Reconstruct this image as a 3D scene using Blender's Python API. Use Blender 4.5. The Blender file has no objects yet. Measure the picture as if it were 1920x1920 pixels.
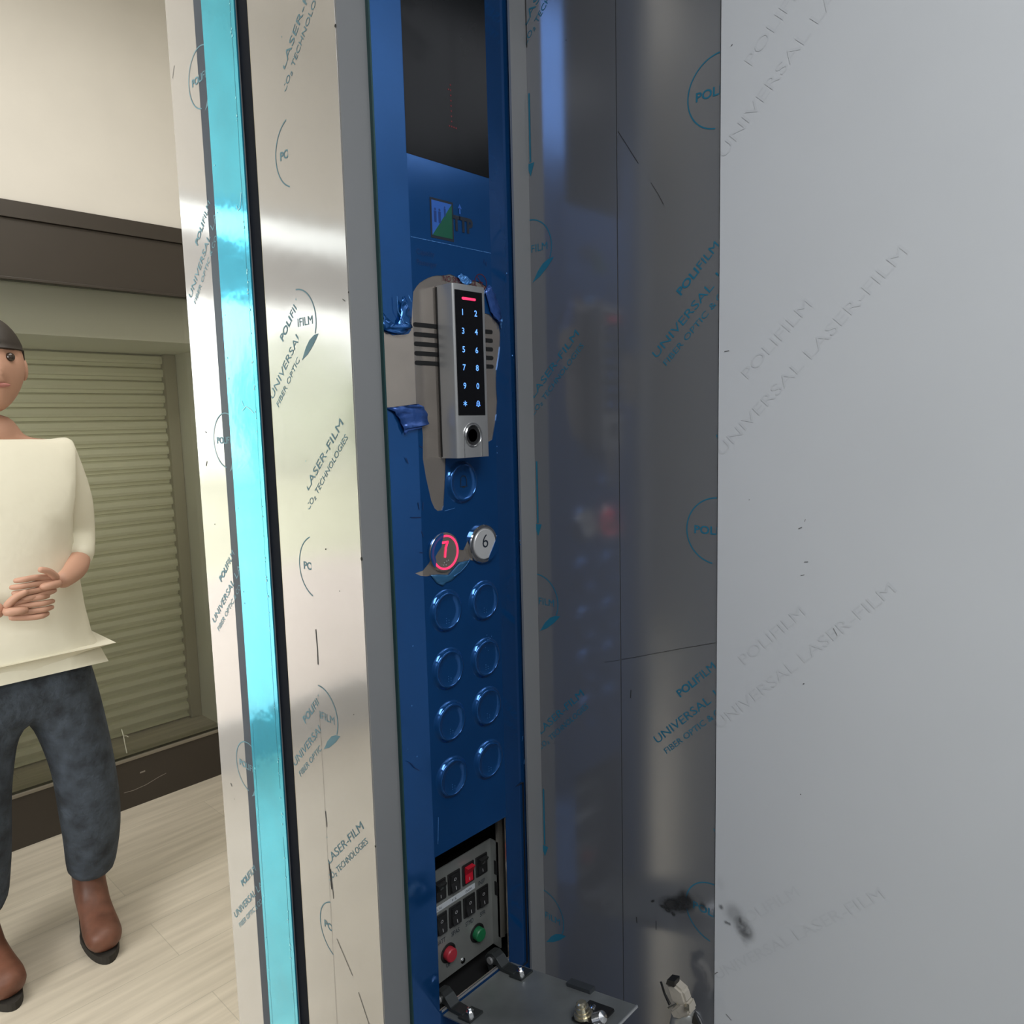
import bpy, bmesh, math, random
from mathutils import Vector, Matrix
random.seed(4)
SC = bpy.context.scene
COL = SC.collection
R = math.radians

# ------------------------------------------------------------------ camera
cam_d = bpy.data.cameras.new('camera')
cam = bpy.data.objects.new('camera', cam_d); COL.objects.link(cam)
yaw, pit, rol = R(45.792), R(6.635), R(-1.618)
cy, sy, cp, sp = math.cos(yaw), math.sin(yaw), math.cos(pit), math.sin(pit)
fw = Vector((sy*cp, cy*cp, -sp)); rt = Vector((cy, -sy, 0)); up = rt.cross(fw)
rt, up = rt*math.cos(rol)+up*math.sin(rol), up*math.cos(rol)-rt*math.sin(rol)
m = Matrix((rt, up, -fw)).transposed().to_4x4(); m.translation = (0, 0, 1.45)
cam.matrix_world = m
cam_d.sensor_width = 36; cam_d.sensor_fit = 'HORIZONTAL'
cam_d.lens = 1400/1920*36
cam_d.shift_x = 40/1920
cam_d.clip_start = 0.01; cam_d.clip_end = 200
SC.camera = cam

# ------------------------------------------------------------------ world, light, exposure
SC.view_settings.view_transform = 'Standard'
SC.view_settings.look = 'None'
SC.view_settings.gamma = 1
SC.view_settings.exposure = 0.0
SC.view_settings.use_curve_mapping = False
w = bpy.data.worlds.new('overcast'); SC.world = w; w.use_nodes = True
nt = w.node_tree; nt.nodes.clear()
wo = nt.nodes.new('ShaderNodeOutputWorld'); bg = nt.nodes.new('ShaderNodeBackground')
bg.inputs[0].default_value = (0.93, 0.97, 1.0, 1); bg.inputs[1].default_value = 4.2
nt.links.new(bg.outputs[0], wo.inputs[0])

def area(name, loc, rot, sx, sy_, power, color=(1, 1, 1)):
    d = bpy.data.lights.new(name, 'AREA'); d.shape = 'RECTANGLE'; d.size = sx; d.size_y = sy_
    d.energy = power; d.color = color
    o = bpy.data.objects.new(name, d); o.location = loc; o.rotation_euler = rot; COL.objects.link(o)
    return o
area('hall_top_fill', (0.5, 1.7, 3.04), (0, 0, 0), 1.6, 1.1, 30, (1.0, 0.965, 0.91))  # added overhead fill that brightens the hall, out of view
area('hall_side_fill', (-1.9, 1.25, 1.75), Vector((-.80, -.60, .03)).to_track_quat('Z', 'Y').to_euler(), 1.3, 1.3, 64, (1.0, 0.975, 0.93))  # added fill from out of view, aimed to brighten the shutter
area('car_top_fill', (-0.15, -0.55, 2.28), (0, 0, 0), 0.8, 0.7, 19, (0.95, 0.97, 1.0))  # added overhead fill that brightens the car walls and panel

# ------------------------------------------------------------------ materials
MATS = {}
def mat(name, col, rough=0.5, metal=0.0, emis=None, es=0, spec=None, bump=0, bscale=20, var=0, vscale=6, coat=0, stretch=None, alpha=None):
    if name in MATS: return MATS[name]
    mt = bpy.data.materials.new(name); mt.use_nodes = True
    n = mt.node_tree; b = n.nodes['Principled BSDF']
    b.inputs['Base Color'].default_value = (*col, 1); b.inputs['Roughness'].default_value = rough
    b.inputs['Metallic'].default_value = metal
    if spec is not None: b.inputs['Specular IOR Level'].default_value = spec
    if coat: b.inputs['Coat Weight'].default_value = coat; b.inputs['Coat Roughness'].default_value = 0.08
    if emis: b.inputs['Emission Color'].default_value = (*emis, 1); b.inputs['Emission Strength'].default_value = es
    if alpha is not None: b.inputs['Alpha'].default_value = alpha
    if bump or var:
        tc = n.nodes.new('ShaderNodeTexCoord'); mp = n.nodes.new('ShaderNodeMapping')
        n.links.new(tc.outputs['Object'], mp.inputs[0])
        if stretch: mp.inputs['Scale'].default_value = stretch
        if bump:
            nz = n.nodes.new('ShaderNodeTexNoise'); nz.inputs['Scale'].default_value = bscale; nz.inputs['Detail'].default_value = 3
            n.links.new(mp.outputs[0], nz.inputs['Vector'])
            bp = n.nodes.new('ShaderNodeBump'); bp.inputs['Strength'].default_value = bump; bp.inputs['Distance'].default_value = 0.01
            n.links.new(nz.outputs['Fac'], bp.inputs['Height']); n.links.new(bp.outputs[0], b.inputs['Normal'])
        if var:
            nz = n.nodes.new('ShaderNodeTexNoise'); nz.inputs['Scale'].default_value = vscale; nz.inputs['Detail'].default_value = 4
            n.links.new(mp.outputs[0], nz.inputs['Vector'])
            cr = n.nodes.new('ShaderNodeValToRGB')
            cr.color_ramp.elements[0].position = 0.3; cr.color_ramp.elements[1].position = 0.7
            cr.color_ramp.elements[0].color = (*[c*(1-var) for c in col], 1)
            cr.color_ramp.elements[1].color = (*[min(1, c*(1+var)) for c in col], 1)
            n.links.new(nz.outputs['Fac'], cr.inputs[0]); n.links.new(cr.outputs[0], b.inputs['Base Color'])
    MATS[name] = mt
    return mt

M_wallfilm = mat('film covered steel wall', (0.275, 0.282, 0.30), 0.15, 0.52, bump=0.006, bscale=9, var=0.04, vscale=3)
M_jambfilm = mat('film covered steel jamb', (0.54, 0.52, 0.495), 0.12, 0.4, bump=0.04, bscale=10, var=0.03, coat=0.3)
M_gray = mat('grey satin steel edge', (0.255, 0.26, 0.26), 0.45, 0.15, var=0.04)
M_white = mat('milky film over wall panel', (0.70, 0.72, 0.735), 0.35, 0.0, var=0.03, vscale=4, bump=0.02)
M_ghost = mat('faint ghost print', (0.665, 0.685, 0.70), 0.35)
M_steel = mat('bare brushed steel', (0.52, 0.46, 0.40), 0.17, 0.75, bump=0.01, bscale=30, var=0.10, vscale=30)
M_blue = mat('blue protective film', (0.010, 0.095, 0.31), 0.11, 0.6, bump=0.02, bscale=16, var=0.12, vscale=8, coat=0.3)
M_bluefold = mat('folded blue film', (0.035, 0.10, 0.34), 0.28, 0.35, bump=0.25, bscale=70)
M_bluelight = mat('pale blue film crease and glint', (0.10, 0.32, 0.75), 0.15, 0.4, bump=0.4, bscale=300)
M_cyan = mat('cyan protective film', (0.06, 0.66, 0.92), 0.10, 0.7, bump=0.05, bscale=25, var=0.08, vscale=20, coat=0.5)
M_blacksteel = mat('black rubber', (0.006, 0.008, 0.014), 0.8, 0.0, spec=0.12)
M_print = mat('teal printed ink', (0.015, 0.17, 0.27), 0.45)
M_screen = mat('dark display glass', (0.006, 0.007, 0.008), 0.12, 0.0, spec=0.12, var=0.2, vscale=15)
M_alu = mat('satin aluminium', (0.50, 0.50, 0.49), 0.34, 0.6)
M_chrome = mat('chrome', (0.75, 0.75, 0.75), 0.08, 1.0)
M_blackgl = mat('black touch glass', (0.004, 0.004, 0.005), 0.12)
M_black = mat('black plastic', (0.012, 0.012, 0.012), 0.4)
M_void = mat('dark housing', (0.006, 0.006, 0.006), 0.8)
M_digit = mat('backlit digit', (0.1, 0.3, 1.0), 0.5, emis=(0.16, 0.42, 1.0), es=1.1)
M_redled = mat('red led', (1, 0.05, 0.12), 0.5, emis=(1.0, 0.03, 0.13), es=1.1)
M_tray = mat('dark steel plate', (0.30, 0.31, 0.29), 0.36, 0.45, var=0.12, vscale=25)
M_ink = mat('dark ink', (0.012, 0.02, 0.035), 0.5)
M_red = mat('red plastic', (0.55, 0.012, 0.03), 0.35)
M_redbtn = mat('red push cap', (0.42, 0.03, 0.045), 0.4)
M_green = mat('green push cap', (0.015, 0.16, 0.06), 0.4)
M_label = mat('white paper label', (0.55, 0.58, 0.60), 0.5)
M_markw = mat('pale switch mark', (0.5, 0.5, 0.5), 0.5)
M_brass = mat('nickel plated brass', (0.60, 0.55, 0.42), 0.25, 0.9)
M_brown = mat('dark bronze aluminium', (0.038, 0.031, 0.024), 0.4, 0.1, var=0.05)
M_cream = mat('cream painted plaster', (0.60, 0.575, 0.52), 0.85, var=0.02)
M_reveal = mat('pale painted reveal', (0.86, 0.85, 0.74), 0.8)
M_slat = mat('olive beige shutter slat', (0.86, 0.85, 0.66), 0.6)
M_guide = mat('olive shutter guide', (0.50, 0.47, 0.36), 0.6)
M_denim = mat('dark blue denim', (0.040, 0.052, 0.070), 0.9, bump=0.5, bscale=60, var=0.5, vscale=22)
M_leather = mat('brown leather', (0.16, 0.065, 0.04), 0.5, var=0.3, vscale=20, bump=0.15, bscale=40)
M_sole = mat('dark rubber sole', (0.025, 0.022, 0.018), 0.8)
M_shirt = mat('cream shirt cotton', (0.72, 0.70, 0.58), 0.9, bump=0.3, bscale=12)
M_skin = mat('skin', (0.48, 0.27, 0.19), 0.55)
M_hair = mat('dark hair', (0.02, 0.014, 0.01), 0.6)
M_grime = mat('dark grime', (0.035, 0.036, 0.036), 0.9)
M_scratch = mat('dark scratch', (0.03, 0.03, 0.03), 0.8)

def glass_mat():
    mt = bpy.data.materials.new('window glass'); mt.use_nodes = True
    n = mt.node_tree; n.nodes.clear()
    o = n.nodes.new('ShaderNodeOutputMaterial'); mx = n.nodes.new('ShaderNodeMixShader')
    t = n.nodes.new('ShaderNodeBsdfTransparent'); g = n.nodes.new('ShaderNodeBsdfGlossy'); f = n.nodes.new('ShaderNodeFresnel')
    t.inputs[0].default_value = (0.99, 1.0, 0.98, 1); g.inputs['Roughness'].default_value = 0.01
    f.inputs[0].default_value = 1.45
    n.links.new(f.outputs[0], mx.inputs[0]); n.links.new(t.outputs[0], mx.inputs[1]); n.links.new(g.outputs[0], mx.inputs[2])
    n.links.new(mx.outputs[0], o.inputs[0])
    return mt
M_glass = glass_mat()

def floor_mat():
    mt = bpy.data.materials.new('pale wood plank tile'); mt.use_nodes = True
    n = mt.node_tree; b = n.nodes['Principled BSDF']; b.inputs['Roughness'].default_value = 0.38
    tc = n.nodes.new('ShaderNodeTexCoord')
    br = n.nodes.new('ShaderNodeTexBrick')
    br.offset = 0.37; br.inputs['Scale'].default_value = 1.0
    br.inputs['Brick Width'].default_value = 1.2; br.inputs['Row Height'].default_value = 0.2
    br.inputs['Mortar Size'].default_value = 0.0012; br.inputs['Mortar Smooth'].default_value = 0.2
    br.inputs['Color1'].default_value = (0.66, 0.60, 0.50, 1); br.inputs['Color2'].default_value = (0.60, 0.545, 0.45, 1)
    br.inputs['Mortar'].default_value = (0.50, 0.46, 0.38, 1)
    n.links.new(tc.outputs['Object'], br.inputs['Vector'])
    mp = n.nodes.new('ShaderNodeMapping'); mp.inputs['Scale'].default_value = (1.2, 16, 1)
    n.links.new(tc.outputs['Object'], mp.inputs[0])
    nz = n.nodes.new('ShaderNodeTexNoise'); nz.inputs['Scale'].default_value = 2.2; nz.inputs['Detail'].default_value = 6
    n.links.new(mp.outputs[0], nz.inputs['Vector'])
    cr = n.nodes.new('ShaderNodeValToRGB'); cr.color_ramp.elements[0].position = 0.32; cr.color_ramp.elements[1].position = 0.68
    cr.color_ramp.elements[0].color = (0.84, 0.835, 0.82, 1); cr.color_ramp.elements[1].color = (1.06, 1.06, 1.05, 1)
    n.links.new(nz.outputs['Fac'], cr.inputs[0])
    mx = n.nodes.new('ShaderNodeMixRGB'); mx.blend_type = 'MULTIPLY'; mx.inputs[0].default_value = 1
    n.links.new(br.outputs['Color'], mx.inputs[1]); n.links.new(cr.outputs[0], mx.inputs[2])
    n.links.new(mx.outputs[0], b.inputs['Base Color'])
    return mt
M_floor = floor_mat()

# ------------------------------------------------------------------ helpers
def new_obj(name, bm, material, parent=None, smooth=False):
    me = bpy.data.meshes.new(name)
    bmesh.ops.recalc_face_normals(bm, faces=bm.faces[:])
    bm.to_mesh(me); bm.free()
    return link(name, me, material, parent, smooth)
def link(name, me, material, parent=None, smooth=False):
    o = bpy.data.objects.new(name, me); COL.objects.link(o)
    if isinstance(material, (list, tuple)):
        for x in material: me.materials.append(x)
    else:
        me.materials.clear(); me.materials.append(material)
    if smooth:
        for p in me.polygons: p.use_smooth = True
    if parent is not None:
        o.parent = parent
        if parent.type == 'EMPTY': o.location = -parent.location
    return o
def thing(name, label, cat, loc, group=None):
    o = bpy.data.objects.new(name, None); COL.objects.link(o); o.location = loc
    o.empty_display_size = 0.05
    o['label'] = label; o['category'] = cat
    if group: o['group'] = group
    return o
def tag(o, label, cat, group=None):
    o['label'] = label; o['category'] = cat
    if group: o['group'] = group
    return o
def struct(o): o['kind'] = 'structure'; return o
def addbox(bm, x0, x1, y0, y1, z0, z1):
    vs = [bm.verts.new((x, y, z)) for x in (x0, x1) for y in (y0, y1) for z in (z0, z1)]
    for f in ((0,1,3,2),(4,6,7,5),(0,4,5,1),(2,3,7,6),(0,2,6,4),(1,5,7,3)):
        bm.faces.new([vs[i] for i in f])
    return vs
def box(name, x0, x1, y0, y1, z0, z1, material, parent=None, bevel=0, seg=2):
    bm = bmesh.new(); addbox(bm, x0, x1, y0, y1, z0, z1)
    if bevel: bmesh.ops.bevel(bm, geom=bm.edges[:], offset=bevel, segments=seg, affect='EDGES', profile=0.5)
    return new_obj(name, bm, material, parent, smooth=False)
def sbox(name, *a, **k): return struct(box(name, *a, **k))
def prism(bm, pts, axis, a, b):
    """extrude 2D polygon pts along axis from a to b. axis y: pts=(x,z); axis x: pts=(y,z); axis z: pts=(x,y)"""
    def P(p, t):
        return (p[0], t, p[1]) if axis == 'y' else ((t, p[0], p[1]) if axis == 'x' else (p[0], p[1], t))
    va = [bm.verts.new(P(p, a)) for p in pts]; vb = [bm.verts.new(P(p, b)) for p in pts]
    n = len(pts)
    bm.faces.new(va); bm.faces.new(vb[::-1])
    for i in range(n): bm.faces.new((va[i], vb[i], vb[(i+1) % n], va[(i+1) % n]))
def lathe(bm, prof, c, d, seg=28, ref=None):
    """revolve profile [(radius, height)] round direction d from point c"""
    d = Vector(d).normalized(); c = Vector(c)
    a = d.cross(Vector((0, 0, 1)) if abs(d.z) < .9 else Vector((1, 0, 0))).normalized(); b = d.cross(a)
    rings = []
    for r, h in prof:
        if r < 1e-6: rings.append([bm.verts.new(c+d*h)])
        else: rings.append([bm.verts.new(c+d*h+(a*math.cos(t)+b*math.sin(t))*r) for t in [2*math.pi*i/seg for i in range(seg)]])
    for r0, r1 in zip(rings, rings[1:]):
        for i in range(seg):
            j = (i+1) % seg
            q = [r0[i % len(r0)], r0[j % len(r0)], r1[j % len(r1)], r1[i % len(r1)]]
            u = []
            for v in q:
                if v not in u: u.append(v)
            if len(u) > 2: bm.faces.new(u)
    for rg in (rings[0], rings[-1]):
        if len(rg) > 2: bm.faces.new(rg)
def fold_y(x):
    # the cover plate is bent back a little along both long edges
    return max(0, .4145-x)*.06+max(0, x-.5100)*.17
def fold_mesh(bm):
    for xx in (.4145, .5100):
        bmesh.ops.bisect_plane(bm, geom=bm.verts[:]+bm.edges[:]+bm.faces[:], plane_co=(xx, 0, 0), plane_no=(1, 0, 0))
def shade_auto(o, ang=35):
    for p in o.data.polygons: p.use_smooth = True
    o.data.set_sharp_from_angle(angle=R(ang))
    return o
# 2D work: flat meshes in (u, v), then placed on a surface
def curve_fill(loops, res=1):
    cu = bpy.data.curves.new('tmp', 'CURVE'); cu.dimensions = '2D'; cu.fill_mode = 'BOTH'
    for L in loops:
        s = cu.splines.new('POLY'); s.points.add(len(L)-1)
        for p, q in zip(s.points, L): p.co = (q[0]*100, q[1]*100, 0, 1)
        s.use_cyclic_u = True
    o = bpy.data.objects.new('tmp', cu); COL.objects.link(o)
    bpy.context.view_layer.update()
    me = bpy.data.meshes.new_from_object(o.evaluated_get(bpy.context.evaluated_depsgraph_get()))
    bpy.data.objects.remove(o); bpy.data.curves.remove(cu)
    me.transform(Matrix.Scale(0.01, 4))
    bm = bmesh.new(); bm.from_mesh(me); bpy.data.meshes.remove(me)
    return bm
_tc = {}
def text_polys(s, bold=0.0):
    """returns list of (verts2d, faces) normalised to cap height 1, starting at x=0"""
    if (s, bold) in _tc: return _tc[(s, bold)]
    cu = bpy.data.curves.new('tmp', 'FONT'); cu.body = s; cu.size = 1; cu.fill_mode = 'BOTH'; cu.resolution_u = 3
    cu.offset = bold
    o = bpy.data.objects.new('tmp', cu); COL.objects.link(o)
    bpy.context.view_layer.update()
    me = bpy.data.meshes.new_from_object(o.evaluated_get(bpy.context.evaluated_depsgraph_get()))
    vs = [tuple(v.co[:2]) for v in me.vertices]; fs = [tuple(p.vertices) for p in me.polygons]
    bpy.data.objects.remove(o); bpy.data.curves.remove(cu); bpy.data.meshes.remove(me)
    x0 = min(v[0] for v in vs); x1 = max(v[0] for v in vs)
    r = ([(v[0]-x0, v[1]) for v in vs], fs, x1-x0)
    _tc[(s, bold)] = r
    return r
class Flat:
    def __init__(self): self.v = []; self.f = []
    def add(self, vs, fs):
        k = len(self.v); self.v += vs; self.f += [tuple(i+k for i in f) for f in fs]
    def text(self, s, u, v, ang=0, width=None, h=None, bold=0.0, center=False, shear=0):
        vs, fs, wd = text_polys(s, bold)
        ch = max(q[1] for q in vs)
        sx = (width/wd) if width else (h/ch)
        sy_ = (h/ch) if h else sx
        c, s_ = math.cos(R(ang)), math.sin(R(ang)); out = []
        for x, y in vs:
            x, y = x*sx, y*sy_
            if center: x -= wd*sx/2; y -= ch*sy_/2
            x += shear*y
            out.append((u+x*c-y*s_, v+x*s_+y*c))
        self.add(out, fs)
    def line(self, pts, t, close=False):
        n = len(pts); L, Rr = [], []
        for i in range(n):
            if close: a, b = pts[i-1], pts[(i+1) % n]
            else: a, b = pts[max(0, i-1)], pts[min(n-1, i+1)]
            dx, dy = b[0]-a[0], b[1]-a[1]; l = math.hypot(dx, dy) or 1
            L.append((pts[i][0]-dy/l*t/2, pts[i][1]+dx/l*t/2)); Rr.append((pts[i][0]+dy/l*t/2, pts[i][1]-dx/l*t/2))
        m_ = n if close else n-1
        self.add(L+Rr, [(i, (i+1) % n, n+(i+1) % n, n+i) for i in range(m_)])
    def arc(self, u, v, r, a0, a1, t, n=48):
        self.line([(u+r*math.cos(R(a0+(a1-a0)*i/n)), v+r*math.sin(R(a0+(a1-a0)*i/n))) for i in range(n+1)], t)
    def poly(self, pts): self.add(list(pts), [tuple(range(len(pts)))])
    def disc(self, u, v, r, n=12): self.poly([(u+r*math.cos(2*math.pi*i/n), v+r*math.sin(2*math.pi*i/n)) for i in range(n)])
    def mesh(self, name, place, material, parent=None, clip=None):
        bm = bmesh.new()
        vv = [bm.verts.new((x, y, 0)) for x, y in self.v]
        for f in self.f:
            try: bm.faces.new([vv[i] for i in f])
            except ValueError: pass
        if clip:
            u0, u1, v0, v1 = clip
            for co, no in (((u0,0,0),(-1,0,0)), ((u1,0,0),(1,0,0)), ((0,v0,0),(0,-1,0)), ((0,v1,0),(0,1,0))):
                bmesh.ops.bisect_plane(bm, geom=bm.verts[:]+bm.edges[:]+bm.faces[:], plane_co=co, plane_no=no, clear_outer=True)
        for v in bm.verts: v.co = place(v.co.x, v.co.y)
        me = bpy.data.meshes.new(name); bm.to_mesh(me); bm.free()
        return link(name, me, material, parent)
def on_x(x): return lambda u, v: Vector((x, -u, v))      # surface facing -X; u grows to the right (-Y)
def on_y(y): return lambda u, v: Vector((u, y, v))       # surface facing -Y

# ------------------------------------------------------------------ main dimensions
YF = 0.488      # front wall of the lift car
XD = 0.5658     # side wall of the lift car
XB = 0.3524     # jamb of the opening
ZT = 2.30       # car ceiling

# ------------------------------------------------------------------ lift car shell
sbox('floor', -0.80, 0.60, -1.02, 0.63, -0.05, 0.0, mat('car floor rubber', (0.10, 0.10, 0.10), 0.7))
sbox('ceiling', -0.80, 0.60, -1.02, 0.63, ZT, ZT+0.05, mat('car ceiling paint', (0.30, 0.31, 0.32), 0.6))
sbox('wall_back', -0.80, 0.60, -1.04, -1.02, 0, ZT, mat('car rear steel', (0.22, 0.23, 0.25), 0.35, 0.5))
sbox('wall_left', -0.80, -0.78, -1.02, 0.488, 0, ZT, mat('car rear steel', (0.22, 0.23, 0.25), 0.35, 0.5))

# far (hidden) side of the opening
sbox('wall_front', -0.80, -0.45, YF, 0.64, 0, ZT, M_gray)

def film_design(fl, u, v, arrow=True):
    r = 0.0275
    fl.arc(u, v, r, -24, 262, 0.0011)
    pts = [(1.10, -.42), (.86, -.44), (.60, -.56), (.36, -.78), (.20, -1.02), (.10, -1.14), (.45, -.98), (.80, -.72)]
    fl.poly([(u+a*r, v+b*r) for a, b in pts])
    fl.text('POLI', u-0.0205, v-0.003, 0, 0.0215, 0.0068, bold=0.022)
    fl.text('FILM', u+0.0025, v-0.003, 0, 0.0200, 0.0068, bold=0.0)
    # arrow
    if arrow: fl.line([(u+.0035, v+.142), (u+.0035, v+.080)], 0.0020)
    if arrow: fl.poly([(u-.0015, v+.079), (u+.0085, v+.079), (u+.0035, v+.067)])
    a = 44.5; c, s = math.cos(R(a)), math.sin(R(a))
    fl.text('POLI', u-.0335, v-.1500, a, 0.0235, 0.0066, bold=0.025)
    fl.text('FILM', u-.0335+.0255*c, v-.1500+.0255*s, a, 0.0225, 0.0066, bold=0.0)
    fl.text('UNIVERSAL', u-.0564, v-.1990, a, 0.0740, 0.0070, bold=0.0)
    fl.text('LASER-FILM', u-.0564+.0815*c, v-.1990+.0815*s, a, 0.0800, 0.0070, bold=0.0)
    fl.text('FIBER OPTIC &', u-.0470, v-.2060, a, 0.0640, 0.0050, bold=0.0)
    fl.text('CO\u2082 TECHNOLOGIES', u-.0470+.0665*c, v-.2060+.0665*s, a, 0.0890, 0.0052, bold=0.0)

def wall_marks(fl, items):
    for pts, t in items: fl.line(pts, t)

# side wall, inner sheet (behind the seam, next to the corner)
wl = sbox('wall_right', XD, XD+0.012, 0.3872, 0.66, 0, ZT, M_wallfilm)
f = Flat()
for zc in (1.961, 1.617, 1.271, 0.928): film_design(f, -0.488, zc)
f.mesh('film_print', on_x(XD-0.0002), M_print, wl, clip=(-0.4879, -0.3880, 0.1, 2.28))
f = Flat(); f.line([(-0.4868, 1.88), (-0.486, 1.80)], .001); f.disc(-.4395, 1.79, .0006, 6)
f.line([(-.4050, 1.2232), (-.3875, 1.229)], .0003)
f.mesh('scratch', on_x(XD-0.0002), M_scratch, wl)
# side wall, outer sheet
wr = sbox('wall_right', XD, XD+0.012, 0.2910, 0.3862, 0, ZT, M_wallfilm)
f = Flat()
for zc in (2.043, 1.7015, 1.358, 1.019): film_design(f, -0.2910, zc)
f.mesh('film_print', on_x(XD-0.0002), M_print, wr, clip=(-0.386, -0.2912, 0.1, 2.28))
f = Flat()
f.line([(-.3850, 1.6974), (-.3648, 1.666)], .0005); f.line([(-.3526, 1.6474), (-.3465, 1.638), (-.3406, 1.6276)], .0004)
f.line([(-.3855, 1.2300), (-.3737, 1.2340), (-.3300, 1.2500), (-.2915, 1.2635)], .0004)
f.line([(-.376, 1.195), (-.3755, 1.203)], .0008); f.line([(-.3495, .985), (-.3495, .976)], .0006); f.line([(-.371, .979), (-.3705, .973)], .001)
f.mesh('scratch', on_x(XD-0.0002), M_scratch, wr)
sbox('trim_1', XD+0.002, XD+0.010, 0.3860, 0.3874, 0, ZT, mat('dark teal seam', (0.01, 0.07, 0.11), 0.4))
# handprints, soot coloured
def smudge(name, blobs, x, parent):
    bm = bmesh.new()
    mt = bpy.data.materials.get('sooty handprint')
    if not mt:
        mt = bpy.data.materials.new('sooty handprint'); mt.use_nodes = True
        n = mt.node_tree; b = n.nodes['Principled BSDF']; b.inputs['Base Color'].default_value = (.03, .03, .03, 1); b.inputs['Roughness'].default_value = .9
        at = n.nodes.new('ShaderNodeVertexColor'); at.layer_name = 'soot'
        tc = n.nodes.new('ShaderNodeTexCoord'); nz = n.nodes.new('ShaderNodeTexNoise'); nz.inputs['Scale'].default_value = 150; nz.inputs['Detail'].default_value = 4
        n.links.new(tc.outputs['Object'], nz.inputs['Vector'])
        cr = n.nodes.new('ShaderNodeValToRGB'); cr.color_ramp.elements[0].position = .10; cr.color_ramp.elements[1].position = .50
        n.links.new(nz.outputs['Fac'], cr.inputs[0])
        mu = n.nodes.new('ShaderNodeMath'); mu.operation = 'MULTIPLY'
        n.links.new(at.outputs['Color'], mu.inputs[0]); n.links.new(cr.outputs[0], mu.inputs[1]); n.links.new(mu.outputs[0], b.inputs['Alpha'])
    lay = bm.loops.layers.color.new('soot')
    for k, (u, v, ru, rv, ang, d) in enumerate(blobs):
        N = 20; xx = x-0.00006*k
        c, s = math.cos(R(ang)), math.sin(R(ang))
        rings = [[bm.verts.new((xx, -u, v))]]
        for rr in (.35, .7, 1.0):
            rings.append([bm.verts.new((xx, -(u+rr*(ru*math.cos(t)*c-rv*math.sin(t)*s)), v+rr*(ru*math.cos(t)*s+rv*math.sin(t)*c)))
                          for t in [2*math.pi*i/N for i in range(N)]])
        val = {0: d, 1: d, 2: d*.55, 3: 0}
        for q in range(3):
            for i in range(N):
                j = (i+1) % N
                if q == 0: vs = [(rings[0][0], 0), (rings[1][i], 1), (rings[1][j], 1)]
                else: vs = [(rings[q][i], q), (rings[q+1][i], q+1), (rings[q+1][j], q+1), (rings[q][j], q)]
                fc = bm.faces.new([z[0] for z in vs])
                for lp, z in zip(fc.loops, vs): lp[lay] = (val[z[1]],)*3+(1,)
    me = bpy.data.meshes.new(name); bm.to_mesh(me); bm.free()
    return link(name, me, mt, parent)
smudge('handprint', [(-.3530, 1.0035, .0035, .0016, 40, 1.0), (-.3320, 1.0095, .0180, .0095, 24, 1.0), (-.3200, 1.017, .0150, .0110, 40, 1.0),
                     (-.3200, 1.0230, .0070, .0110, 0, .6), (-.3425, 1.0030, .004, .002, 0, 1), (-.3370, 1.0020, .004, .0025, 0, 1), (-.3310, 1.001, .003, .003, 0, 1),
                     (-.3020, 1.022, .0050, .0045, 20, .75), (-.3060, 1.028, .009, .006, 0, .35)], XD-0.0003, wr)

# milky white panel, nearer the camera
wp = sbox('wall_right', XD-0.0012, XD+0.012, -1.02, 0.2898, 0, ZT, M_white)
f = Flat()
for k, zc in enumerate((1.93, 1.70, 1.47, 1.24, 1.01)):
    a = 46
    f.text('POLIFILM', -.265, zc+.01, a, .07, .0085)
    f.text('UNIVERSAL LASER-FILM', -.286, zc-.05, a, .19, .0085)
f.mesh('film_print', on_x(XD-0.0014), M_ghost, wp, clip=(-.2896, -.12, .2, 2.2))
f = Flat()
for (u, v, L, a, t) in [(-.2225, 1.366, .003, 30, .0007), (-.2190, 1.372, .002, 70, .0004), (-.2175, 1.3405, .003, 10, .0006), (-.220, 1.330, .003, 20, .0004),
                        (-.263, 1.3855, .001, 70, .0005), (-.2175, 1.245, .0015, 40, .0008), (-.2885, .965, .006, 50, .0006), (-.276, .93, .006, -30, .0006), (-.266, .922, .003, -30, .0005),
                        (-.283, 1.503, .004, 5, .0006), (-.195, 1.29, .006, -60, .0004), (-.218, 1.155, .0008, 0, .0008), (-.281, 1.73, .0015, 30, .0006)]:
    c, s = math.cos(R(a))*L/2, math.sin(R(a))*L/2
    f.line([(u-c, v-s), (u+c, v+s)], t)
f.mesh('scuff', on_x(XD-0.0015), mat('grey scuff', (.16, .16, .16), .7), wp)
smudge('handprint', [(-.2845, 1.052, .005, .009, 0, .28), (-.2840, 1.0300, .0030, .0032, 0, .7), (-.2715, 1.0290, .0130, .0130, 20, .5), (-.2625, 1.0190, .0110, .0125, 30, .75),
                     (-.2790, 1.0180, .003, .002, 0, .8), (-.2760, 1.0180, .002, .002, 0, .7), (-.2665, 1.026, .002, .004, 0, .6), (-.262, 1.008, .004, .006, 30, .35)], XD-0.0016, wp)

# ------------------------------------------------------------------ front return with the jamb
FR = sbox('wall_front', XB, 0.3800, YF, YF+0.0015, 0, ZT, M_gray)
sbox('trim_2', 0.5436, XD, YF-0.0010, YF+0.0015, 0, ZT, M_gray)
sbox('trim_3', 0.3796, 0.3812, YF-0.0035, YF+0.0015, 0, ZT, mat('dark teal edge', (.02, .07, .07), .3, .3))
JB = sbox('wall_front', XB, XB+0.0015, YF+0.0015, 0.6143, 0, ZT, M_jambfilm)
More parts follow.
